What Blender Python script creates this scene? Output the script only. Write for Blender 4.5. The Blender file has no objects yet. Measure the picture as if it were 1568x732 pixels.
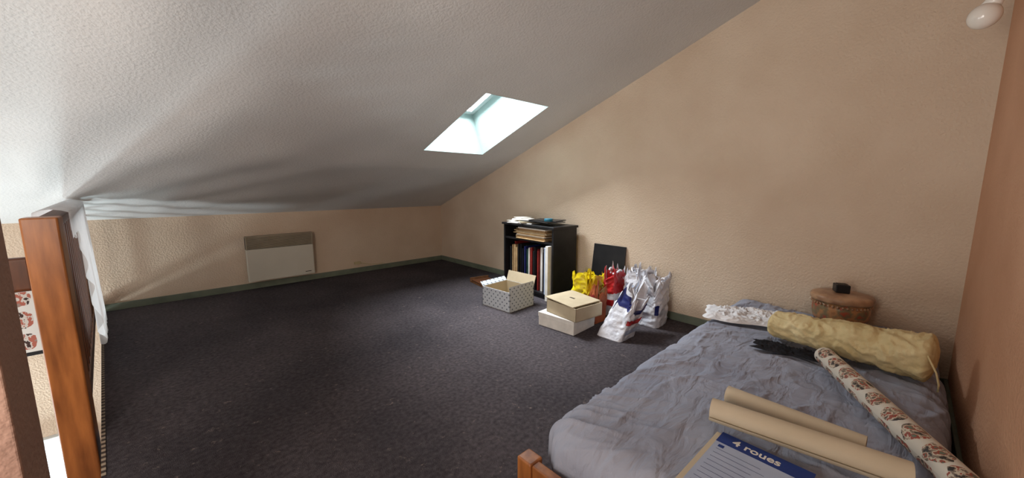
import bpy, bmesh, math, random
from mathutils import Vector, Matrix, noise
random.seed(7)
D=bpy.data; SC=bpy.context.scene; COL=SC.collection
try:
    SC.view_settings.view_transform='Standard'; SC.view_settings.look='None'
except Exception: pass
R=math.radians

# ------------------------------------------------------------ materials
def s2l(c):
    return tuple(((x/12.92) if x<=.04045 else ((x+.055)/1.055)**2.4) for x in c)
def rgb(r,g,b): return s2l((r/255,g/255,b/255))
def mat(name,c1,c2=None,rough=.7,scale=8,detail=4,bump=0,bscale=50,bdist=.004,bdetail=3,spec=.3,stretch=None,metal=0,sheen=0,transl=0,bstretch=None):
    m=D.materials.new(name); m.use_nodes=True; nt=m.node_tree; N=nt.nodes; L=nt.links
    p=N['Principled BSDF']; p.inputs['Roughness'].default_value=rough
    p.inputs['Specular IOR Level'].default_value=spec; p.inputs['Metallic'].default_value=metal
    if sheen: p.inputs['Sheen Weight'].default_value=sheen
    tc=N.new('ShaderNodeTexCoord'); mp=N.new('ShaderNodeMapping'); L.new(tc.outputs['Object'],mp.inputs[0])
    if stretch: mp.inputs['Scale'].default_value=stretch
    if c2 is None: c2=tuple(x*.85 for x in c1)
    n=N.new('ShaderNodeTexNoise'); n.inputs['Scale'].default_value=scale; n.inputs['Detail'].default_value=detail
    L.new(mp.outputs[0],n.inputs['Vector'])
    r=N.new('ShaderNodeValToRGB'); r.color_ramp.elements[0].position=.3; r.color_ramp.elements[1].position=.7
    r.color_ramp.elements[0].color=(*c2,1); r.color_ramp.elements[1].color=(*c1,1)
    L.new(n.outputs['Fac'],r.inputs[0]); L.new(r.outputs[0],p.inputs['Base Color'])
    if bump:
        b=N.new('ShaderNodeBump'); b.inputs['Strength'].default_value=bump; b.inputs['Distance'].default_value=bdist
        n2=N.new('ShaderNodeTexNoise'); n2.inputs['Scale'].default_value=bscale; n2.inputs['Detail'].default_value=bdetail
        if bstretch:
            m2=N.new('ShaderNodeMapping'); m2.inputs['Scale'].default_value=bstretch; m2.inputs['Rotation'].default_value=(0,0,.6)
            L.new(tc.outputs['Object'],m2.inputs[0]); L.new(m2.outputs[0],n2.inputs['Vector']); n2.inputs['Distortion'].default_value=.6
        else: L.new(tc.outputs['Object'],n2.inputs['Vector'])
        L.new(n2.outputs['Fac'],b.inputs['Height']); L.new(b.outputs[0],p.inputs['Normal'])
    if transl:
        t=N.new('ShaderNodeBsdfTranslucent'); mx=N.new('ShaderNodeMixShader'); mx.inputs[0].default_value=transl
        L.new(r.outputs[0],t.inputs[0]); L.new(p.outputs[0],mx.inputs[1]); L.new(t.outputs[0],mx.inputs[2]); L.new(mx.outputs[0],N['Material Output'].inputs['Surface'])
    return m
def emis(name,c,s):
    m=D.materials.new(name); m.use_nodes=True; nt=m.node_tree
    p=nt.nodes['Principled BSDF']; p.inputs['Base Color'].default_value=(*c,1)
    n=nt.nodes.new('ShaderNodeTexNoise'); n.inputs['Scale'].default_value=2
    r=nt.nodes.new('ShaderNodeValToRGB'); r.color_ramp.elements[0].color=(c[0]*.8,c[1]*.85,c[2]*.9,1); r.color_ramp.elements[1].color=(*c,1)
    nt.links.new(n.outputs['Fac'],r.inputs[0]); nt.links.new(r.outputs[0],p.inputs['Emission Color'])
    p.inputs['Emission Strength'].default_value=s; return m

M_wall=mat('peach_woodchip_wallpaper',rgb(218,199,177),rgb(209,188,165),.85,3,3,.65,85,.007,2)
M_wallR=mat('peach_wallpaper_bounce_tint',rgb(220,172,140),rgb(210,160,128),.85,3,3,.7,80,.007,2)  # same wallpaper made more orange: bounced light put into the colour
M_end=mat('wall_end_shade_tone',rgb(168,136,120),rgb(158,126,112),.85,3,3,.6,75,.006,2)  # wall colour dimmed and browned, the shade on this end is painted in
M_ceil=mat('textured_ceiling_paint',rgb(217,217,216),rgb(209,209,208),.8,2,3,.5,80,.006,3)
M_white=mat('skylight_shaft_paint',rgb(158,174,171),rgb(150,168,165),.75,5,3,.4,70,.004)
M_frame=mat('white_frame_paint',rgb(225,228,228),rgb(215,220,220),.5,5)
M_base=mat('green_grey_skirting',rgb(118,126,110),rgb(102,110,96),.5,10,4)
M_wood=mat('varnished_orange_wood',rgb(172,108,56),rgb(118,68,32),.35,6,6,.1,40,.001,3,.5,(6,6,.8))
M_wooddk=mat('dark_stained_wood',rgb(108,62,34),rgb(72,40,22),.45,6,6,.1,40,.001,3,.4,(6,6,.8))
M_black=mat('black_laminate',rgb(34,34,36),rgb(24,24,26),.4,12,4,.05,60,.001)
M_paper=mat('paper_white',rgb(232,228,220),rgb(215,212,205),.8,20,3)
M_tan=mat('paper_tan',rgb(190,160,118),rgb(160,128,90),.8,20,3)
M_tray=mat('dark_tray_wood',rgb(130,92,60),rgb(98,66,42),.7,20,3)
M_card=mat('cardboard_beige',rgb(188,173,146),rgb(176,161,134),.8,10,3)
M_cream=mat('cream_paper',rgb(204,190,166),rgb(194,180,154),.7,6,3,.1,30,.002)
M_red=mat('book_red',rgb(140,40,34),rgb(110,28,26),.6,30)
M_green=mat('book_green',rgb(40,70,60),rgb(30,50,44),.6,30)
M_blue=mat('print_blue',rgb(28,58,130),rgb(24,50,118),.5,20)
M_teal=mat('tape_teal',rgb(40,110,130),rgb(30,90,110),.5,20)
M_pale=mat('pale_blue_page',rgb(176,188,210),rgb(166,178,202),.6,14)
M_heat=mat('heater_enamel',rgb(205,200,186),rgb(196,191,177),.45,4)
M_grille=mat('heater_grille',rgb(160,148,128),rgb(146,134,114),.5,12)
M_dark=mat('dark_slot',rgb(70,62,54),rgb(60,52,46),.7)
M_cloth=mat('white_cloth',rgb(236,236,238),rgb(222,223,227),.85,12,3,.4,40,.005)
M_sheer=mat('white_sheer_cloth',rgb(246,246,248),rgb(236,238,240),.85,12,3,.3,60,.003,transl=.5)
M_blackcl=mat('black_cloth',rgb(38,38,42),rgb(22,22,26),.9,20,3,.4,60,.004)
M_sheet=mat('blue_grey_sheet',rgb(160,164,178),rgb(146,151,167),.9,4,3,.9,7,.022,5,.1,bstretch=(1,2.6,1))
M_fleece=mat('pale_cream_fleece',rgb(226,210,166),rgb(198,178,130),.95,9,5,.7,40,.008,4,.1)
M_bagw=mat('bag_white_plastic',rgb(228,228,233),rgb(200,202,212),.35,10,3,.8,26,.010,4,.5)
M_bagy=mat('bag_yellow_plastic',rgb(236,214,20),rgb(205,180,10),.35,10,3,.7,25,.008,4,.5)
M_bagr=mat('bag_red_plastic',rgb(190,36,40),rgb(150,24,30),.35,10,3,.5,25,.006,4,.5)
M_bago=mat('bag_orange',rgb(176,96,56),rgb(140,66,40),.5,10)
M_navy=mat('bag_navy',rgb(40,46,110),rgb(30,36,90),.4,10)
M_plastic=mat('outlet_cream',rgb(205,190,150),rgb(195,180,140),.4)
M_bulb=mat('white_glass_bulb',rgb(240,232,222),rgb(230,222,212),.15,3,spec=.6)
M_lamp=mat('lamp_socket',rgb(190,170,150),rgb(170,150,130),.4)
M_lowfl=mat('lower_floor_wood',rgb(150,110,76),rgb(120,86,60),.5,5)
M_sky=emis('window_daylight',(.8,.92,1),1.6)

# carpet
M_carpet=mat('dark_slate_carpet',rgb(87,82,86),rgb(62,58,62),.95,55,5,.9,260,.006,3,.1)
nt=M_carpet.node_tree; N=nt.nodes; L=nt.links; p=N['Principled BSDF']
tc=[n for n in N if n.type=='TEX_COORD'][0]
rp=[n for n in N if n.type=='VALTORGB'][0]
v=N.new('ShaderNodeTexNoise'); v.inputs['Scale'].default_value=30; v.inputs['Detail'].default_value=5; v.inputs['Roughness'].default_value=.75; L.new(tc.outputs['Object'],v.inputs['Vector'])
r2=N.new('ShaderNodeValToRGB'); r2.color_ramp.elements[0].position=.62; r2.color_ramp.elements[0].color=(0,0,0,1); r2.color_ramp.elements[1].position=.72; r2.color_ramp.elements[1].color=(1,1,1,1)
L.new(v.outputs['Fac'],r2.inputs[0])
big=N.new('ShaderNodeTexNoise'); big.inputs['Scale'].default_value=1.6; big.inputs['Detail'].default_value=8; L.new(tc.outputs['Object'],big.inputs['Vector'])
r3=N.new('ShaderNodeValToRGB'); r3.color_ramp.elements[0].position=.35; r3.color_ramp.elements[0].color=(.72,.72,.73,1); r3.color_ramp.elements[1].position=.65; r3.color_ramp.elements[1].color=(1.2,1.16,1.13,1)
L.new(big.outputs['Fac'],r3.inputs[0])
mu=N.new('ShaderNodeMixRGB'); mu.blend_type='MULTIPLY'; mu.inputs[0].default_value=1; L.new(rp.outputs[0],mu.inputs[1]); L.new(r3.outputs[0],mu.inputs[2])
mx=N.new('ShaderNodeMixRGB'); L.new(r2.outputs[0],mx.inputs[0]); L.new(mu.outputs[0],mx.inputs[1]); mx.inputs[2].default_value=(*rgb(130,118,112),1)
L.new(mx.outputs[0],p.inputs['Base Color'])

def dots_mat():
    m=mat('dotted_card',rgb(205,210,216),rgb(198,203,210),.7); nt=m.node_tree; N=nt.nodes; L=nt.links
    tc=N.new('ShaderNodeTexCoord')
    sp=N.new('ShaderNodeSeparateXYZ'); L.new(tc.outputs['Object'],sp.inputs[0])
    def M(op,a,b):
        n=N.new('ShaderNodeMath'); n.operation=op
        for i,q in enumerate((a,b)):
            if q is None: continue
            if isinstance(q,(int,float)): n.inputs[i].default_value=q
            else: L.new(q,n.inputs[i])
        return n.outputs[0]
    h=M('ADD',sp.outputs[0],sp.outputs[1])
    a=M('SINE',M('MULTIPLY',M('ADD',h,sp.outputs[2]),130),None); c=M('SINE',M('MULTIPLY',M('SUBTRACT',h,sp.outputs[2]),130),None)
    pr=M('GREATER_THAN',M('ADD',a,c),1.4)
    mx=N.new('ShaderNodeMixRGB'); L.new(pr,mx.inputs[0]); mx.inputs[1].default_value=(*rgb(200,205,210),1); mx.inputs[2].default_value=(*rgb(96,104,116),1)
    L.new(mx.outputs[0],N['Principled BSDF'].inputs['Base Color']); return m
M_dots=dots_mat()
def pattern_mat(name,bg,cols,sx,sy,rad,nscale):
    m=mat(name,bg,bg,.45); nt=m.node_tree; N=nt.nodes; L=nt.links
    tc=N.new('ShaderNodeTexCoord'); mp=N.new('ShaderNodeMapping'); mp.inputs['Scale'].default_value=(sx,sy,1)
    L.new(tc.outputs['UV'],mp.inputs[0])
    fr=N.new('ShaderNodeVectorMath'); fr.operation='FRACTION'; L.new(mp.outputs[0],fr.inputs[0])
    sb=N.new('ShaderNodeVectorMath'); sb.operation='SUBTRACT'; sb.inputs[1].default_value=(.5,.5,0); L.new(fr.outputs[0],sb.inputs[0])
    nn=N.new('ShaderNodeTexNoise'); nn.inputs['Scale'].default_value=2.2; L.new(mp.outputs[0],nn.inputs['Vector'])
    ln=N.new('ShaderNodeVectorMath'); ln.operation='LENGTH'; L.new(sb.outputs[0],ln.inputs[0])
    ad=N.new('ShaderNodeMath'); ad.operation='MULTIPLY_ADD'; L.new(nn.outputs['Fac'],ad.inputs[0]); ad.inputs[1].default_value=.35; L.new(ln.outputs['Value'],ad.inputs[2])
    lt=N.new('ShaderNodeMath'); lt.operation='LESS_THAN'; lt.inputs[1].default_value=rad+.17; L.new(ad.outputs[0],lt.inputs[0])
    n=N.new('ShaderNodeTexNoise'); n.inputs['Scale'].default_value=nscale; n.inputs['Detail'].default_value=3; L.new(mp.outputs[0],n.inputs['Vector'])
    r=N.new('ShaderNodeValToRGB'); r.color_ramp.interpolation='CONSTANT'
    e=r.color_ramp.elements; e[0].color=(*cols[0],1); e[1].position=.62; e[1].color=(*cols[-1],1)
    for i,c in enumerate(cols[1:-1]):
        x=e.new(.40+i*.20/max(1,len(cols)-2)); x.color=(*c,1)
    L.new(n.outputs['Fac'],r.inputs[0])
    mx=N.new('ShaderNodeMixRGB'); L.new(lt.outputs[0],mx.inputs[0]); mx.inputs[1].default_value=(*bg,1); L.new(r.outputs[0],mx.inputs[2])
    L.new(mx.outputs[0],N['Principled BSDF'].inputs['Base Color']); return m
M_wrap=pattern_mat('illustrated_wrapping_paper',rgb(212,206,194),[rgb(50,44,44),rgb(130,114,100),rgb(200,188,168),rgb(150,72,58),rgb(100,114,98)],13,12,.40,4.2)
M_poster=pattern_mat('poster_art',rgb(206,200,192),[rgb(60,40,36),rgb(190,180,170),rgb(160,90,74),rgb(140,120,110)],4,3,.4,3)
def ornament():
    m=mat('ornament_pot',rgb(150,92,60),rgb(90,60,44),.35,14,5,.4,30,.003); nt=m.node_tree
    r=[n for n in nt.nodes if n.type=='VALTORGB'][0]; e=r.color_ramp.elements
    e[0].position=.3; x=e.new(.45); x.color=(*rgb(186,132,88),1); x=e.new(.55); x.color=(*rgb(120,112,84),1); x=e.new(.62); x.color=(*rgb(176,80,58),1)
    return m
M_orn=ornament()
M_potrim=mat('pot_lid',rgb(188,150,116),rgb(136,100,78),.35,18,5,.2,40,.002)
def edge_mat():
    m=mat('carpet_edging',rgb(170,150,130),rgb(150,130,112),.7); nt=m.node_tree; N=nt.nodes; L=nt.links
    tc=N.new('ShaderNodeTexCoord'); w=N.new('ShaderNodeTexWave'); w.bands_direction='Y'; w.inputs['Scale'].default_value=9
    L.new(tc.outputs['Object'],w.inputs['Vector']); r=N.new('ShaderNodeValToRGB'); r.color_ramp.elements[0].position=.45; r.color_ramp.elements[0].color=(*rgb(60,48,42),1); r.color_ramp.elements[1].position=.55; r.color_ramp.elements[1].color=(*rgb(155,140,122),1)
    L.new(w.outputs['Fac'],r.inputs[0]); L.new(r.outputs[0],N['Principled BSDF'].inputs['Base Color']); return m
M_edge=edge_mat()

# ------------------------------------------------------------ builder
class B:
    def __init__(s): s.bm=bmesh.new(); s.uv=s.bm.loops.layers.uv.new('UVMap'); s.mats=[]; s.M=Matrix.Identity(4)
    def mi(s,m):
        if m not in s.mats: s.mats.append(m)
        return s.mats.index(m)
    def merge(s,t,m,smooth=False):
        i=s.mi(m)
        for f in t.faces: f.material_index=i; f.smooth=smooth
        me=D.meshes.new('t'); t.transform(s.M); t.to_mesh(me); t.free(); s.bm.from_mesh(me); D.meshes.remove(me)
    def box(s,lo,hi,m,bevel=0,rot=None):
        t=bmesh.new(); bmesh.ops.create_cube(t,size=1)
        c=[(a+b)/2 for a,b in zip(lo,hi)]; z=[abs(b-a) for a,b in zip(lo,hi)]
        t.transform(Matrix.Diagonal((*z,1)))
        if bevel: bmesh.ops.bevel(t,geom=list(t.edges),offset=bevel,segments=3,profile=.5,affect='EDGES')
        if rot is not None: t.transform(rot)
        t.transform(Matrix.Translation(c)); s.merge(t,m)
    def surf(s,V,F,m,smooth=True,uvs=None,recalc=False):
        t=bmesh.new(); ul=t.loops.layers.uv.new('UVMap'); vs=[t.verts.new(v) for v in V]
        for f in F:
            try: fa=t.faces.new([vs[i] for i in f])
            except ValueError: continue
            if uvs:
                for l,i in zip(fa.loops,f): l[ul].uv=uvs[i]
        if recalc: bmesh.ops.recalc_face_normals(t,faces=list(t.faces))
        s.merge(t,m,smooth)
    def rings(s,ringl,m,close=True,cap0=False,cap1=False,smooth=True,uvs=None):
        n=len(ringl[0]); V=[p for r in ringl for p in r]; F=[]
        for k in range(len(ringl)-1):
            for i in range(n if close else n-1):
                j=(i+1)%n; F.append((k*n+i,k*n+j,(k+1)*n+j,(k+1)*n+i))
        if cap0: F.append(tuple(reversed(range(n))))
        if cap1: F.append(tuple(range((len(ringl)-1)*n,len(ringl)*n)))
        s.surf(V,F,m,smooth,uvs)
    def lathe(s,c,prof,m,seg=48):
        rr=[[(c[0]+r*math.cos(2*math.pi*i/seg),c[1]+r*math.sin(2*math.pi*i/seg),c[2]+z) for i in range(seg)] for r,z in prof]
        s.rings(rr,m,cap0=True,cap1=True)
    def tube(s,pts,rad,m,seg=16,caps=True,uv=False):
        pts=[Vector(p) for p in pts]; rr=[];uvs=[];ln=0
        up=Vector((0,0,1))
        for k,p in enumerate(pts):
            d=(pts[min(k+1,len(pts)-1)]-pts[max(k-1,0)]).normalized()
            a=d.cross(up); 
            if a.length<.05: a=d.cross(Vector((1,0,0)))
            a.normalize(); b=a.cross(d)
            r=rad[k] if isinstance(rad,(list,tuple)) else rad
            if k: ln+=(p-pts[k-1]).length
            n=seg+1 if uv else seg
            rr.append([p+a*r*math.cos(2*math.pi*i/seg)+b*r*math.sin(2*math.pi*i/seg) for i in range(n)])
            uvs+=[(i/seg*2*math.pi*r,ln) for i in range(n)]
        s.rings(rr,m,close=not uv,cap0=caps,cap1=caps,uvs=uvs)
    def done(s,name,parent=None,sub=0):
        bm=s.bm; xs=[v.co for v in bm.verts]
        lo=Vector([min(v[i] for v in xs) for i in range(3)]); hi=Vector([max(v[i] for v in xs) for i in range(3)])
        o=Vector(((lo.x+hi.x)/2,(lo.y+hi.y)/2,lo.z)); bm.transform(Matrix.Translation(-o))
        me=D.meshes.new(name); bm.to_mesh(me); bm.free()
        for m in s.mats: me.materials.append(m)
        ob=D.objects.new(name,me); COL.objects.link(ob); ob.location=o
        if parent: ob.parent=parent; ob.matrix_parent_inverse=Matrix.Translation(-Vector(parent.location))
        return ob
def TR(x,y,z,rz=0): return Matrix.Translation((x,y,z))@Matrix.Rotation(R(rz),4,'Z')

# ------------------------------------------------------------ room
XG,YK,YR,XL=2.742,4.339,-.22,-3.6
def cz(y): return .739+.380*(4.339-y)
ZB=-2.5
b=B(); b.box((XL-.1,YK,ZB),(XG+.1,YK+.1,.90),M_wall); b.done('wall_back')
def prism(name,pts,axis,a0,a1,m):
    b=B(); n=len(pts)
    V=[(a0,p[0],p[1]) if axis=='x' else (p[0],p[1],a0) for p in pts]+[(a1,p[0],p[1]) if axis=='x' else (p[0],p[1],a1) for p in pts]
    F=[tuple(range(n)),tuple(range(n,2*n))]+[(i,(i+1)%n,n+(i+1)%n,n+i) for i in range(n)]
    b.surf(V,F,m,False,recalc=True); return b.done(name)
prism('wall_gable',[(YR-.1,ZB),(YK+.1,ZB),(YK+.1,cz(YK+.1)+.1),(YR-.1,cz(YR-.1)+.1)],'x',XG,XG+.1,M_wall)
prism('wall_left',[(YR-.1,ZB),(YK+.1,ZB),(YK+.1,cz(YK+.1)+.1),(YR-.1,cz(YR-.1)+.1)],'x',XL-.1,XL,M_wall)
b=B(); b.box((XL-.1,YR-.1,ZB),(XG+.1,YR,2.6),M_wallR); b.done('wall_right')
b=B(); b.box((XL-.1,YR-.1,ZB-.1),(XG+.1,YK+.1,ZB),M_lowfl); b.done('floor_lower')
prism('floor',[(XG,YR),(XG,YK),(-.445,YK),(-.248,1.815),(-.248,1.0),(-1.2,1.0),(-1.2,YR)],'z',-.18,0,M_carpet)
# ceiling with skylight hole
HX0,HX1,HY0,HY1=1.652,2.286,2.02,2.855
def lin(a,b_,n): return [a+(b_-a)*i/n for i in range(n)]
xs=lin(XL-.05,-.6,20)+lin(-.6,HX0,80)+lin(HX0,HX1,12)+lin(HX1,XG+.05,10)+[XG+.05]
ys=lin(YR-.05,HY0,50)+lin(HY0,HY1,30)+lin(HY1,YK+.05,70)+[YK+.05]
def sag(x,y):
    e=min(1,max(0,abs(x-(HX0+HX1)/2)-.36)/.3+max(0,abs(y-(HY0+HY1)/2)-.45)/.3)
    g=math.exp(-((y-3.12)/.20)**2)*-.016
    fade=max(0,min(1,(1.8-x)/1.5))
    # ripples fan out from the far-left corner of the mezzanine
    ang=math.atan2(4.5-y,x+.9); rad=math.hypot(4.5-y,x+.9)
    w=.012*noise.noise(Vector((x*1.1,y*2.2,3)))+.0065*math.sin(ang*30+1.8*noise.noise(Vector((x*1.2,y*1.2,8))))*fade*min(1,rad/1.2)
    edge=min(1,max(0,(YK-y)/.25))
    return (g+w)*e*edge*min(1,max(0.15,(XG-x)/.4))
b=B(); V=[];F=[]
for y in ys:
    for x in xs: V.append((x,y,cz(y)+sag(x,y)))
nx=len(xs)
for j in range(len(ys)-1):
    for i in range(nx-1):
        cx=(xs[i]+xs[i+1])/2; cy=(ys[j]+ys[j+1])/2
        if HX0<cx<HX1 and HY0<cy<HY1: continue
        F.append((j*nx+i,j*nx+i+1,(j+1)*nx+i+1,(j+1)*nx+i))
b.surf(V,F,M_ceil); b.done('ceiling')
# skylight shaft and frame
nrm=Vector((0,.355,.935)).normalized(); sl=Vector((0,.935,-.355)).normalized()
def hp(x,y,d): return Vector((x,y,cz(y)))+nrm*d
b=B(); dp=.46
c=[(HX0,HY0),(HX1,HY0),(HX1,HY1),(HX0,HY1)]
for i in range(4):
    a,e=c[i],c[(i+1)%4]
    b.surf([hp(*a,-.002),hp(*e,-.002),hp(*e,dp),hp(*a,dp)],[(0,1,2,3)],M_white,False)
rot=Matrix.Rotation(-math.atan(.38),4,'X')
def fb(x0,x1,y0,y1,d,th):
    cc=hp((x0+x1)/2,(y0+y1)/2,d); ly=(y1-y0)/.935
    b.box((cc.x-(x1-x0)/2,cc.y-ly/2,cc.z-th/2),(cc.x+(x1-x0)/2,cc.y+ly/2,cc.z+th/2),M_frame,rot=rot)
for q in ((HX0,HX1,HY0,HY0+.05),(HX0,HX1,HY1-.05,HY1),(HX0,HX0+.05,HY0,HY1),(HX1-.05,HX1,HY0,HY1)): fb(*q,dp-.03,.04)
b.done('window_1')
# baseboards
b=B(); b.box((-.43,YK-.014,0),(XG,YK,.058),M_base,.003); b.done('baseboard_back')
b=B(); b.box((XG-.014,YR,0),(XG,YK-.016,.058),M_base,.003); b.done('baseboard_gable')
b=B(); b.box((-1.2,YR,0),(XG-.016,YR+.014,.058),M_base,.003); b.done('baseboard_right')
# left wall end
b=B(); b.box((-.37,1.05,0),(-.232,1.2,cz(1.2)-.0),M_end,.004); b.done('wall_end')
# carpet edging
b=B()
b.surf([(-.441,YK-.02,.004),(-.431,YK-.02,.004),(-.236,1.815,.004),(-.248,1.815,.004)],[(0,1,2,3)],M_edge,False); b.done('trim_1')

# ------------------------------------------------------------ railing
def ex(y): return -.248-.078*(y-1.815)
b=B()
b.box((-.377,2.13,-.3),(-.287,2.22,.888),M_wood,.006)      # newel post
def obox(b,y0,y1,off,w,z0,z1,m,bev=.003):
    p0=Vector((ex(y0)-off,y0,0)); p1=Vector((ex(y1)-off,y1,0)); l=(p1-p0).length; a=math.atan2(p1.y-p0.y,p1.x-p0.x)
    mm=(p0+p1)/2; b.box((mm.x-l/2,mm.y-w/2,z0),(mm.x+l/2,mm.y+w/2,z1),m,bev,rot=Matrix.Rotation(a,4,'Z'))
obox(b,2.2,3.92,.045,.06,.84,.885,M_wooddk,.01)
obox(b,2.2,4.33,.045,.04,.02,.09,M_wooddk)
y=2.33
while y<4.3:
    x=ex(y)-.045; b.box((x-.014,y-.014,.08),(x+.014,y+.014,min(.85,cz(y)-.03)),M_wooddk,.004); y+=.125
# stair rail going left
b.box((-1.25,2.155,.62),(-.37,2.195,.745),M_wooddk,.012)
b.box((-1.33,2.13,-.3),(-1.24,2.22,.888),M_wood,.006)
b.done('wooden_railing')
# cloth hanging over rail: short near the post, long at the far end
b=B(); V=[];F=[];ny=120;nz=50; Y0,Y1=2.24,3.86
for k in range(nz):
    s=k/(nz-1)
    for i in range(ny):
        v=i/(ny-1); y=Y0+(Y1-Y0)*v; g=0
        hang=.10+.74*min(1,max(0,(y-2.60)/.6))**1.2
        if s<.14: o=-.085; z=.80+s/.14*.10
        elif s<.22:
            a=(s-.14)/.08; o=-.085+a*.087; z=.90+.012*math.sin(a*math.pi)
        else: g=(s-.22)/.78; o=.002; z=.90-g*hang
        f=.013*(1+math.sin(y*48+2*noise.noise(Vector((y*3,z*2,0)))))*(.25+g*min(1,hang*1.5))
        V.append((ex(y)+o+(f if o>-.03 else -f*.3)+.002,y,min(z+.05*noise.noise(Vector((y*8,1,0)))*g,cz(y)-.012)))
for k in range(nz-1):
    for i in range(ny-1): F.append((k*ny+i,k*ny+i+1,(k+1)*ny+i+1,(k+1)*ny+i))
b.surf(V,F,M_sheer); b.done('hanging_white_cloth')
# framed poster on the stairwell wall
b=B(); b.box((-1.15,YK-.025,-.24),(-.62,YK-.002,.30),M_black,.004)
b.surf([(-1.13,YK-.027,-.21),(-.64,YK-.027,-.21),(-.64,YK-.027,.28),(-1.13,YK-.027,.28)],[(0,1,2,3)],M_poster,False,uvs=[(0,0),(1,0),(1,1),(0,1)]); b.done('framed_poster')
# lower window
b=B(); b.surf([(-2.3,YK-.01,-2.0),(-.68,YK-.01,-2.0),(-.68,YK-.01,-.95),(-2.3,YK-.01,-.95)],[(0,1,2,3)],M_sky,False)
for q in ((-2.35,-.63,-2.05,-1.98),(-2.35,-.63,-.97,-.9)): b.box((q[0],YK-.05,q[2]),(q[1],YK-.002,q[3]),M_frame,.004)
for x in (-2.35,-1.53,-.70): b.box((x,YK-.05,-2.0),(x+.07,YK-.002,-.95),M_frame,.004)
b.done('window_2')

# ------------------------------------------------------------ heater
b=B(); x0,x1,z0,z1=.53,1.11,.085,.525; yb=YK-.03; yf=YK-.095
b.box((x0+.06,yb-.005,z0+.05),(x1-.06,YK-.001,z1-.05),M_dark)
b.box((x0,yf,z0),(x1,yb,z1-.125),M_heat,.006)
b.box((x0,yf+.012,z1-.125),(x1,yb,z1-.012),M_dark)
b.box((x0,yf,z1-.012),(x1,yb,z1),M_grille,.003)
for x in (x0,x1-.012): b.box((x,yf,z1-.128),(x+.012,yb,z1),M_grille,.002)
for i in range(8):
    z=z1-.119+i*.0135; b.box((x0+.01,yf+.001,z),(x1-.01,yf+.014,z+.0095),M_grille)
b.box((x1-.09,yf-.002,z0+.03),(x1-.035,yf,z0+.037),M_dark)
b.done('electric_wall_heater')
b=B(); b.box((1.55,YK-.03,.10),(1.62,YK-.001,.13),M_plastic,.004); b.tube([(1.62,YK-.01,.11),(1.75,YK-.01,.075),(1.9,YK-.008,.07)],.004,M_plastic,8); b.done('cable_junction_box')
# outlet
b=B(); b.box((XG-.012,1.865,.19),(XG-.001,1.945,.275),M_plastic,.004)
b.tube([(XG-.011,1.905,.232),(XG-.016,1.905,.232)],.022,M_dark,20); b.done('wall_outlet')

# ------------------------------------------------------------ cabinet
CM=TR(2.385,2.03,0,-3)
b=B(); b.M=CM; W,DP,H=.67,.30,.655
b.box((0,0,0),(DP,.02,H-.02),M_black,.001); b.box((0,W-.02,0),(DP,W,H-.02),M_black,.001)
b.box((-.015,-.015,H-.02),(DP+.004,W+.015,H),M_black,.003)
b.box((DP-.012,.02,0),(DP,W-.02,H-.02),M_black)
b.box((0.005,.02,.03),(DP-.012,W-.02,.05),M_black); b.box((0.005,.02,.50),(DP-.012,W-.02,.515),M_black)
b.box((0.01,.02,0),(.02,W-.02,.03),M_black)
cab=b.done('black_bookcase')
b=B(); b.M=CM; y=.11
cols=[M_paper,M_black,M_red,M_black,M_black,M_green,M_tan,M_black,M_red,M_paper,M_navy,M_black]
while y<.62:
    w=random.uniform(.008,.024); h=random.uniform(.36,.43); d=random.uniform(.02,.06)
    b.box((d,y,.051),(d+.20,y+w,.05+h),random.choice(cols),.001); y+=w+.002
b.box((-.035,.03,.004),(.20,.062,.49),M_paper,.003,rot=None); b.box((-.012,.066,.052),(.22,.098,.47),M_pale,.003)
z=.516
while z<.615:
    t=random.uniform(.004,.014); o=random.uniform(0,.03)
    b.box((o,.12+random.uniform(-.03,.03),z),(o+.22,.50+random.uniform(-.05,.05),z+t),random.choice([M_tan,M_paper,M_tan,M_card]),.001); z+=t+.001
b.done('books_and_papers',cab)
b=B(); b.M=CM
for i,(x,y,a,m,w,l) in enumerate([(.10,.46,10,M_paper,.21,.29),(.12,.54,-15,M_paper,.20,.27),(.11,.44,-30,M_card,.18,.25),(.15,.30,5,M_black,.24,.32),(.12,.2,-8,M_black,.2,.28),(.17,.24,14,M_black,.2,.28)]):
    z=H+.001+i*.0065; rr=Matrix.Rotation(R(a),4,'Z'); b.box((x-w/2,y-l/2,z),(x+w/2,y+l/2,z+.0055),m,.001,rot=rr)
b.box((.03,.40,H+.026),(.16,.58,H+.038),M_paper,.002,rot=Matrix.Rotation(.35,4,'Z'))
b.box((.08,.48,H+.039),(.2,.62,H+.046),M_paper,.002,rot=Matrix.Rotation(-.2,4,'Z'))
b.done('papers_and_folders',cab)
b=B(); b.M=CM; b.lathe((.04,.10,H+.042),[(.016,0),(.035,0),(.037,.004),(.037,.02),(.035,.024),(.016,.024)],M_teal,32); b.done('tape_roll',cab)

# black board against the wall
b=B(); b.M=Matrix.Translation((2.660,1.70,0))@Matrix.Rotation(R(8.0),4,'Y')
b.box((0,-.155,0.002),(.006,.155,.51),M_black,.002); b.done('black_board')
# wooden tray behind box
b=B(); b.M=TR(2.38,2.93,0,-10); b.box((-.12,-.16,0.0),(.10,.14,.02),M_tray,.002)
b.box((-.12,-.16,.021),(.08,.10,.032),M_wooddk,.002)
for q in ((-.12,.10,-.16,-.15),(-.12,.10,.13,.14)): b.box((q[0],q[2],.02),(q[1],q[3],.045),M_tray,.001)
b.done('flat_wooden_box')

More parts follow.
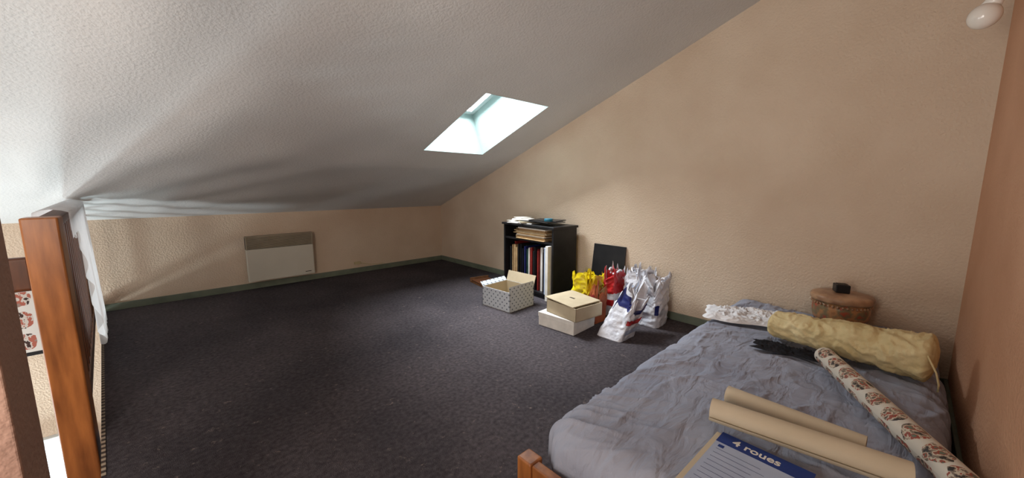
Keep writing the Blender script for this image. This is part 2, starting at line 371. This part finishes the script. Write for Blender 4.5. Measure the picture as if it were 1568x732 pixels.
# dotted open box
b=B(); b.M=TR(1.925,2.08,0,3); w,l,h,t=.29,.32,.165,.004
b.box((0,0,0.001),(w,l,t),M_card)
for q in ((0,w,0,t),(0,w,l-t,l)):
    b.box((q[0],q[2],.001),(q[1],q[3],h),M_dots)
for q in ((0,t,0,l),(w-t,w,0,l)): b.box((q[0],q[2],.001),(q[1],q[3],h),M_dots)
b.box((t+.001,t+.001,t),(w-t-.001,t+.003,h-.001),M_card); b.box((w-t-.003,t+.001,t),(w-t-.001,l-t,h-.001),M_card); b.box((t+.001,l-t-.003,t),(w-t,l-t-.001,h-.001),M_card); b.box((t+.001,t,t),(t+.003,l-t,h-.001),M_card)
def flap(p0,p1,d,m1,m2):
    p0,p1,d=Vector(p0),Vector(p1),Vector(d); n=(p1-p0).cross(d).normalized()*.002
    b.surf([p0+n,p1+n,p1+d+n,p0+d+n],[(0,1,2,3)],m1,False); b.surf([p0-n,p1-n,p1+d-n,p0+d-n],[(0,1,2,3)],m2,False)
flap((w,0,h),(w,l,h),(.03,0,.085),M_card,M_card)
flap((0,0,h),(w,0,h),(0,.004,.045),M_dots,M_dots)
flap((0,l,h),(w,l,h),(0,.03,.03),M_dots,M_card)
b.done('patterned_cardboard_box')

# two stacked boxes
b=B(); b.M=TR(1.932,1.455,0,3)
b.box((0,0,.001),(.262,.305,.096),M_paper,.002); b.box((-.003,-.003,.068),(.265,.308,.099),M_paper,.002)
b.done('white_shoe_box')
b=B(); b.M=TR(1.925,1.435,.100,-7); w,l,h,t=.262,.29,.092,.004
b.box((0,0,0),(w,l,t),M_card)
for q in ((0,w,0,t),(0,w,l-t,l)): b.box((q[0],q[2],0),(q[1],q[3],h),M_card)
for q in ((0,t,0,l),(w-t,w,0,l)): b.box((q[0],q[2],0),(q[1],q[3],h),M_card)
# sheets inside and a lid resting slightly open
b.box((.02,.015,t),(w-.02,l-.02,.07),M_paper,.002)
b.box((.01,.03,.072),(w-.05,l-.01,.076),M_cream,.001,rot=Matrix.Rotation(.06,4,'Z'))
b.box((-.002,.028,.098),(w+.012,l+.018,.104),M_card,.001,rot=Matrix.Rotation(R(2.2),4,'X'))
b.box((.13,.15,.1045),(.146,.20,.1050),M_dark)
b.done('cardboard_box')

# ------------------------------------------------------------ bags
def bag(name,c,size,rz,lean,main,bands=(),seed=0,top=.35,pouch=.03,handles=True,fill=None):
    b=B(); b.M=TR(*c,rz); w,d,h=size; nr,ns=50,120; rr=[]
    for k in range(nr):
        s=k/(nr-1); ring=[]
        for i in range(ns):
            a=2*math.pi*i/ns; ca,sa=math.cos(a),math.sin(a)
            e=.35; px=math.copysign(abs(ca)**e,ca); py=math.copysign(abs(sa)**e,sa)
            sx=w/2*(1-.12*s); sy=d/2*((1-s)**.6*(1-top)+top)
            q=Vector((px*sx*8,py*sy*8,s*h*8+seed*7))
            n1=noise.noise(q)*.5; n2=(1-abs(noise.noise(q*1.9+Vector((seed,3,1))))*2); n3=(1-abs(noise.noise(q*4.1+Vector((seed,9,1))))*2)
            off=pouch*(n1+n2*.4+n3*.3-.2)*(.35+s)
            x=px*sx+ca*off; y=py*sy+sa*off
            z=h*s+ .14*noise.noise(Vector((ca*2.4,sa*2.4,seed)))*s**3
            ring.append((x+lean[0]*z,y+lean[1]*z,max(.001,z)))
        rr.append(ring)
    b.rings(rr,main,cap0=True)
    if fill:
        inner=[[ ((p[0]-lean[0]*p[2])*.9+lean[0]*p[2],(p[1]-lean[1]*p[2])*.85+lean[1]*p[2],p[2]-.03) for p in rr[-1]]]
        b.rings(inner+[[(lean[0]*h,lean[1]*h,h-.02)]*ns],fill)
    for (s0,s1,a0,a1,m) in bands:
        k0,k1=int(s0*(nr-1)),int(s1*(nr-1)); i0,i1=int(a0*ns),int(a1*ns)
        V=[];F=[];cc=[Vector((lean[0]*rr[k][0][2],lean[1]*rr[k][0][2],0)) for k in range(nr)]
        ks=range(k0,k1+1); isx=range(i0,i1+1)
        for k in ks:
            for i in isx:
                p=Vector(rr[k][i%ns]); o=Vector((p.x-cc[k].x,p.y-cc[k].y,0)).normalized()*.0025; V.append(p+o)
        n=len(isx)
        for k in range(len(ks)-1):
            for i in range(n-1): F.append((k*n+i,k*n+i+1,(k+1)*n+i+1,(k+1)*n+i))
        b.surf(V,F,m)
    if handles:
        for sgn in (-1,1):
            pts=[]
            for t in range(13):
                a=math.pi*t/12; x=.05*math.cos(a)+.01*sgn; z=h+.015*math.sin(a)-.01+.008*math.sin(a*3+seed); y=sgn*(d*.12+.035*math.sin(a))
                pts.append((x+lean[0]*z,y+lean[1]*z,z))
            b.tube(pts,.008,main,8)
    return b.done(name)
# angle fraction: 0=+x local, .25=+y, .5=-x, .75=-y
bag('white_plastic_bag',(2.545,1.205,0),(.19,.15,.335),0,(.05,-.03),M_bagw,[(.3,.5,.56,.66,M_navy)],1,.75,.03,True,M_bagw)
bag('white_plastic_bag',(2.60,1.370,0),(.19,.13,.36),0,(.05,.0),M_bagw,[(.5,.75,.45,.6,M_pale)],2,.8,.03,True,M_bagw)
bag('red_plastic_bag',(2.53,1.52,0),(.17,.11,.345),0,(.02,.0),M_bagw,[(.55,1,.28,.85,M_bagr),(.25,.4,.42,.6,M_bagr)],3,.85,.022,True,M_bagr)
bag('yellow_plastic_bag',(2.43,1.70,0),(.25,.18,.285),0,(.03,-.02),M_bagy,[(.05,.4,.62,.72,M_bago)],4,.8,.035,True,M_bagy)
bag('paper_shopping_bag',(2.285,1.525,0),(.15,.10,.235),0,(.08,-.04),M_bago,[(.3,.8,.40,.60,M_red),(.1,.3,.4,.6,M_paper)],5,.55,.012,False,M_tan)
bag('printed_shopping_bag',(2.15,1.27,0),(.19,.19,.27),-2,(.50,-.20),M_bagw,[(.72,.95,.40,.56,M_navy),(.66,.84,.70,.82,M_navy),(.15,.28,.66,.84,M_pale),(.40,.50,.60,.80,M_bagr)],6,.6,.025,False,M_bagw)

# ------------------------------------------------------------ bed
b=B()
b.box((.735,-.15,.03),(.768,.71,.165),M_wood,.005)
b.box((.728,.695,.0),(.783,.755,.17),M_wood,.006); b.box((.728,-.17,.0),(.783,-.11,.17),M_wood,.006)
b.box((.768,.60,.02),(2.70,.63,.052),M_wood,.003); b.box((.768,-.10,.02),(2.70,-.07,.052),M_wood,.003)
for i in range(10):
    x=.85+i*.2; b.box((x,-.10,.04),(x+.07,.63,.054),M_wood,.001)
for yy in (-.10,.58): b.box((2.64,yy,0),(2.70,yy+.05,.04),M_wood,.003)
bed=b.done('bed')
b=B(); t=bmesh.new(); hx,hy,hz=.97,.44,.11; rr=.085; cx,cy,cz0=1.762,.277,.166
def gridface(o,u,v,nu,nv):
    V=[];F=[]
    for j in range(nv+1):
        for i in range(nu+1): V.append(Vector(o)+Vector(u)*(i/nu)+Vector(v)*(j/nv))
    for j in range(nv):
        for i in range(nu): F.append((j*(nu+1)+i,j*(nu+1)+i+1,(j+1)*(nu+1)+i+1,(j+1)*(nu+1)+i))
    return V,F
def shape(p):
    q=Vector((max(-hx+rr,min(hx-rr,p.x)),max(-hy+rr,min(hy-rr,p.y)),max(-hz+rr,min(hz-rr,p.z))))
    d=p-q
    if d.length>1e-6: p=q+d.normalized()*rr
    edge=max(0,(abs(p.y)-.12)/.32)
    wx=p.x+.10*noise.noise(Vector((p.x*2.2,p.y*2.2,1)))+.5*(p.y if p.y>0 else 0); wy=p.y+.10*noise.noise(Vector((p.x*2.2,p.y*2.2,9)))+.3*p.x
    n=noise.noise(Vector((wx*11,wy*2.6,2.2))); cr=max(0,1-abs(n)*4.5)**1.5
    n=noise.noise(Vector((wx*3.0,wy*10,7.7))); cr2=max(0,1-abs(n)*5)**1.5
    n=noise.noise(Vector((wx*22,wy*8,4.7))); cr3=max(0,1-abs(n)*3)**1.5
    wm=.6+1.1*max(0,noise.noise(Vector((p.x*2.2,p.y*2.8,5)))+.25)
    disp=.008*noise.noise(Vector((p.x*3,p.y*3,p.z*3)))+(.011*cr*(.4+edge)+.009*cr2+.0045*cr3)*wm-.006
    dv=d.normalized() if d.length>1e-6 else Vector((0,0,1))
    p=p+dv*min(disp,.012)
    if p.z<.02:
        f=(.02-p.z); p.y+=math.copysign(f*.14,p.y)*(1+.5*math.sin(p.x*22)); 
    p.x=min(p.x,hx+.005); p.y=max(p.y,-.485)
    return p+Vector((cx,cy,cz0))
for o,u,v,nu,nv in (((-hx,-hy,hz),(2*hx,0,0),(0,2*hy,0),380,180),((-hx,-hy,-hz),(2*hx,0,0),(0,0,2*hz),380,40),((-hx,hy,-hz),(2*hx,0,0),(0,0,2*hz),380,40),((-hx,-hy,-hz),(0,2*hy,0),(0,0,2*hz),180,40),((hx,-hy,-hz),(0,2*hy,0),(0,0,2*hz),180,40),((-hx,-hy,-hz),(2*hx,0,0),(0,2*hy,0),40,20)):
    V,F=gridface(o,u,v,nu,nv); vs=[t.verts.new(shape(p)) for p in V]
    for f in F: t.faces.new([vs[i] for i in f])
bmesh.ops.remove_doubles(t,verts=list(t.verts),dist=.0004); bmesh.ops.recalc_face_normals(t,faces=list(t.faces))
b.merge(t,M_sheet,True); b.done('mattress_with_sheet',bed)
ZT=.2885
# pot with lid
b=B(); c=(2.60,.195,ZT)
b.lathe(c,[(.10,0),(.112,.006),(.118,.03),(.12,.07),(.118,.105)],M_orn)
b.lathe(c,[(.118,.106),(.128,.108),(.132,.114),(.132,.130),(.128,.138),(.118,.143),(.08,.150),(.03,.153)],M_potrim)
for a in range(40):
    x=c[0]+.121*math.cos(a*math.pi/20); y=c[1]+.121*math.sin(a*math.pi/20); b.lathe((x,y,ZT+.086),[(.002,0),(.006,.005),(.006,.009),(.002,.014)],M_potrim,8)
b.done('decorated_round_pot')
b=B(); b.M=TR(2.59,.20,ZT+.154,20); b.box((-.03,-.03,0),(.03,.03,.042),M_black,.004); b.box((-.02,-.02,.042),(.02,.02,.045),M_dark,.001); b.done('small_black_box')
# cream fleece roll
b=B(); P0,P1=Vector((2.085,.40,ZT+.062)),Vector((1.985,-.130,ZT+.088)); n=120; rings_=[]
ax=(P1-P0).normalized(); sd=ax.cross(Vector((0,0,1))).normalized(); up=Vector((0,0,1))
for k in range(n):
    s=k/(n-1); p=P0.lerp(P1,s); r0=.058+(.087-.058)*s
    end=min(1,(1-abs(2*s-1))*10); r0*=math.sqrt(max(.02,1-(1-end)**2))
    pin=1-.07*math.exp(-((s-.33)/.02)**2)-.06*math.exp(-((s-.72)/.025)**2)
    ring=[]
    for i in range(90):
        a=2*math.pi*i/90; q=Vector((s*4,math.cos(a)*1.0,math.sin(a)*1.0))
        q2=Vector((s*12+math.sin(a),math.cos(a)*1.6,math.sin(a)*1.6))
        rr_=r0*pin*(1+.11*noise.noise(q*1.5)+.10*(max(0,1-abs(noise.noise(q2))*3)-.4)+.05*(max(0,1-abs(noise.noise(q2*2.1))*3)-.4))
        v_=p+sd*math.cos(a)*rr_*1.12+up*math.sin(a)*rr_
        v_.z=max(v_.z,ZT); ring.append(v_)
    rings_.append(ring)
b.rings(rings_,M_fleece,cap0=True,cap1=True)
b.tube([(1.915,-.10,ZT+.12),(1.900,-.125,ZT+.07),(1.897,-.135,ZT+.03),(1.90,-.135,ZT+.004)],.003,M_fleece,8)
b.done('rolled_fleece_blanket')
def drape(name,cx,cy,w,l,rz,m,amp,seed,z=ZT):
    b=B(); b.M=TR(cx,cy,z,rz); V=[];F=[];n=90
    for j in range(n):
        for i in range(n):
            x=(i/(n-1)-.5); y=(j/(n-1)-.5); q=Vector((x*4,y*4,seed))
            rr=1+.45*noise.noise(Vector((x*2.2,y*2.2,seed+9)))
            e=max(0,1-(max(abs(x),abs(y))*2)**6)
            hgt=amp*(.2+.5*abs(noise.noise(q*1.3))+.4*max(0,1-abs(noise.noise(q*2.1))*2.6)**2+.25*max(0,1-abs(noise.noise(q*4.1))*2.6)**2)*e
            V.append((x*w*rr,y*l*rr,max(0,hgt)))
    for j in range(n-1):
        for i in range(n-1): F.append((j*n+i,j*n+i+1,(j+1)*n+i+1,(j+1)*n+i))
    b.surf(V,F,m); return b.done(name)
drape('white_crumpled_cloth',2.27,.545,.25,.38,18,M_cloth,.042,1)
drape('black_crumpled_cloth',1.925,.31,.10,.24,5,M_blackcl,.02,2)
drape('dark_folded_scarf',2.36,.06,.18,.28,8,M_blackcl,.025,5)
# wrapping paper roll
b=B(); A=Vector((1.885,.17,ZT+.036)); dvec=Vector((-.571,-.301,0)).normalized(); Bp=A+dvec*.75
b.tube([A.lerp(Bp,i/20) for i in range(21)],.034,M_wrap,32,False,True)
b.tube([A.lerp(Bp,i/4) for i in range(5)],.029,M_cream,24,False)
for P in (A,Bp):
    b.surf([P+Matrix.Rotation(2*math.pi*i/32,3,dvec)@Vector((0,0,rad)) for rad in (.034,.029) for i in range(32)],[(i,(i+1)%32,32+(i+1)%32,32+i) for i in range(32)],M_cream,False)
b.done('wrapping_paper_roll')
def proll(name,p0,p1,r,turns=2.6,m=M_cream,start=0):
    b=B(); p0,p1=Vector(p0),Vector(p1); ax=(p1-p0).normalized(); sd=ax.cross(Vector((0,0,1))).normalized(); up=sd.cross(ax)
    n=int(turns*40); rings_=[]
    for k in range(9):
        p=p0.lerp(p1,k/8)
        rings_.append([p+(sd*math.cos(start+2*math.pi*turns*i/n)+up*math.sin(start+2*math.pi*turns*i/n))*(r*(.62+.38*i/n)) for i in range(n+1)])
    b.rings(rings_,m,close=False)
    return b.done(name)
proll('rolled_paper_sheet',(1.295,.345,ZT+.032),(1.285,.012,ZT+.032),.031,start=1.0)
proll('rolled_paper_sheet',(1.150,.345,ZT+.046),(1.205,-.07,ZT+.046),.035,start=2.2)
# booklet
b=B(); b.M=TR(1.118,.30,ZT-.002,-92)   # local x -> -Y, local y -> +X
b.box((-.014,-.30,0),(.19,-.004,.006),M_cream,.001)
b.box((0,-.292,.0065),(.212,0,.0095),M_pale,.0005)
b.box((0,-.052,.0097),(.212,0,.0102),M_blue)
for i in range(9): b.box((.012,-.085-i*.02,.0097),(.09+.05*random.random(),-.0842-i*.02,.0100),M_navy)
b.box((.012,-.074,.0097),(.026,-.062,.0101),M_blue)
bk=b.done('magazine')
cu=D.curves.new('cover_title','FONT'); cu.body='4 roues'; cu.size=.036; cu.offset=.0007; cu.extrude=.0003; cu.materials.append(M_paper)
tx=D.objects.new('cover_title',cu); COL.objects.link(tx); mw=TR(1.118,.30,ZT-.002,-92)@Matrix.Translation((.035,-.038,.0106))
tx.parent=bk; tx.matrix_parent_inverse=Matrix.Translation(-Vector(bk.location)); tx.matrix_basis=mw
# wall lamp with bare bulb
b=B()
def sphere_at(c,r,m):
    prof=[(max(.0005,r*math.sin(math.pi*i/24)),-r*math.cos(math.pi*i/24)) for i in range(25)]; b.lathe(c,prof,m,32)
sphere_at((2.2,-.115,1.60),.042,M_bulb)
b.tube([(2.205,-.125,1.63),(2.212,-.142,1.667)],[.026,.019],M_bulb,24)
b.tube([(2.211,-.140,1.663),(2.222,-.160,1.705)],[.021,.021],M_lamp,24)
b.tube([(2.222,-.160,1.705),(2.228,-.188,1.725),(2.23,-.212,1.73)],.009,M_lamp,12)
b.tube([(2.23,-.208,1.73),(2.23,-.219,1.73)],.04,M_lamp,28)
b.done('wall_lamp_bare_bulb')

# ------------------------------------------------------------ lights
def area(name,loc,target,sx,sy,e,col,spread=180):
    l=D.lights.new(name,'AREA'); l.shape='RECTANGLE'; l.size=sx; l.size_y=sy; l.energy=e; l.color=col; l.spread=R(spread)
    o=D.objects.new(name,l); COL.objects.link(o); o.location=loc
    o.rotation_euler=(Vector(target)-Vector(loc)).to_track_quat('-Z','Y').to_euler(); return o
sk=hp((HX0+HX1)/2,(HY0+HY1)/2,dp+.75)
area('skylight_daylight',sk,sk-nrm,1.1,1.3,260,(.90,.96,1))
area('stairwell_window_light',(-1.0,4.22,-1.40),(-.5,3.0,1.1),.35,.35,30,(.76,.95,1))
area('stairwell_streak_fill',(-2.1,3.5,-.75),(0,2.7,1.2),.2,.2,28,(.84,.96,1))  # added lamp, grazes the ceiling to throw baluster streaks
area('left_fill_light',(-3.45,1.5,-.2),(2.7,1.8,1.1),1.8,1.6,58,(1,.98,.96))  # added general fill from the left for the gable wall, no window there
area('left_low_fill_light',(-3.45,2.9,-.9),(1.0,3.0,.9),1.2,1.0,38,(.95,.98,1))  # second added fill, brightens the lower ceiling
area('warm_fill_behind',(-.9,.5,1.0),(1.6,3.4,1.0),.6,.6,20,(1,.93,.84))  # added warm ambient fill from behind the camera
w=D.worlds.new('World'); SC.world=w; w.use_nodes=True
bg=w.node_tree.nodes['Background']; bg.inputs[0].default_value=(.90,.95,1,1); bg.inputs[1].default_value=1.0
cam=D.cameras.new('camera'); co=D.objects.new('camera',cam); COL.objects.link(co)
co.location=(0,0,1); co.rotation_euler=(R(81.9),0,R(-43.15)); cam.sensor_width=36; cam.lens=13.04; cam.clip_start=.01
SC.camera=co
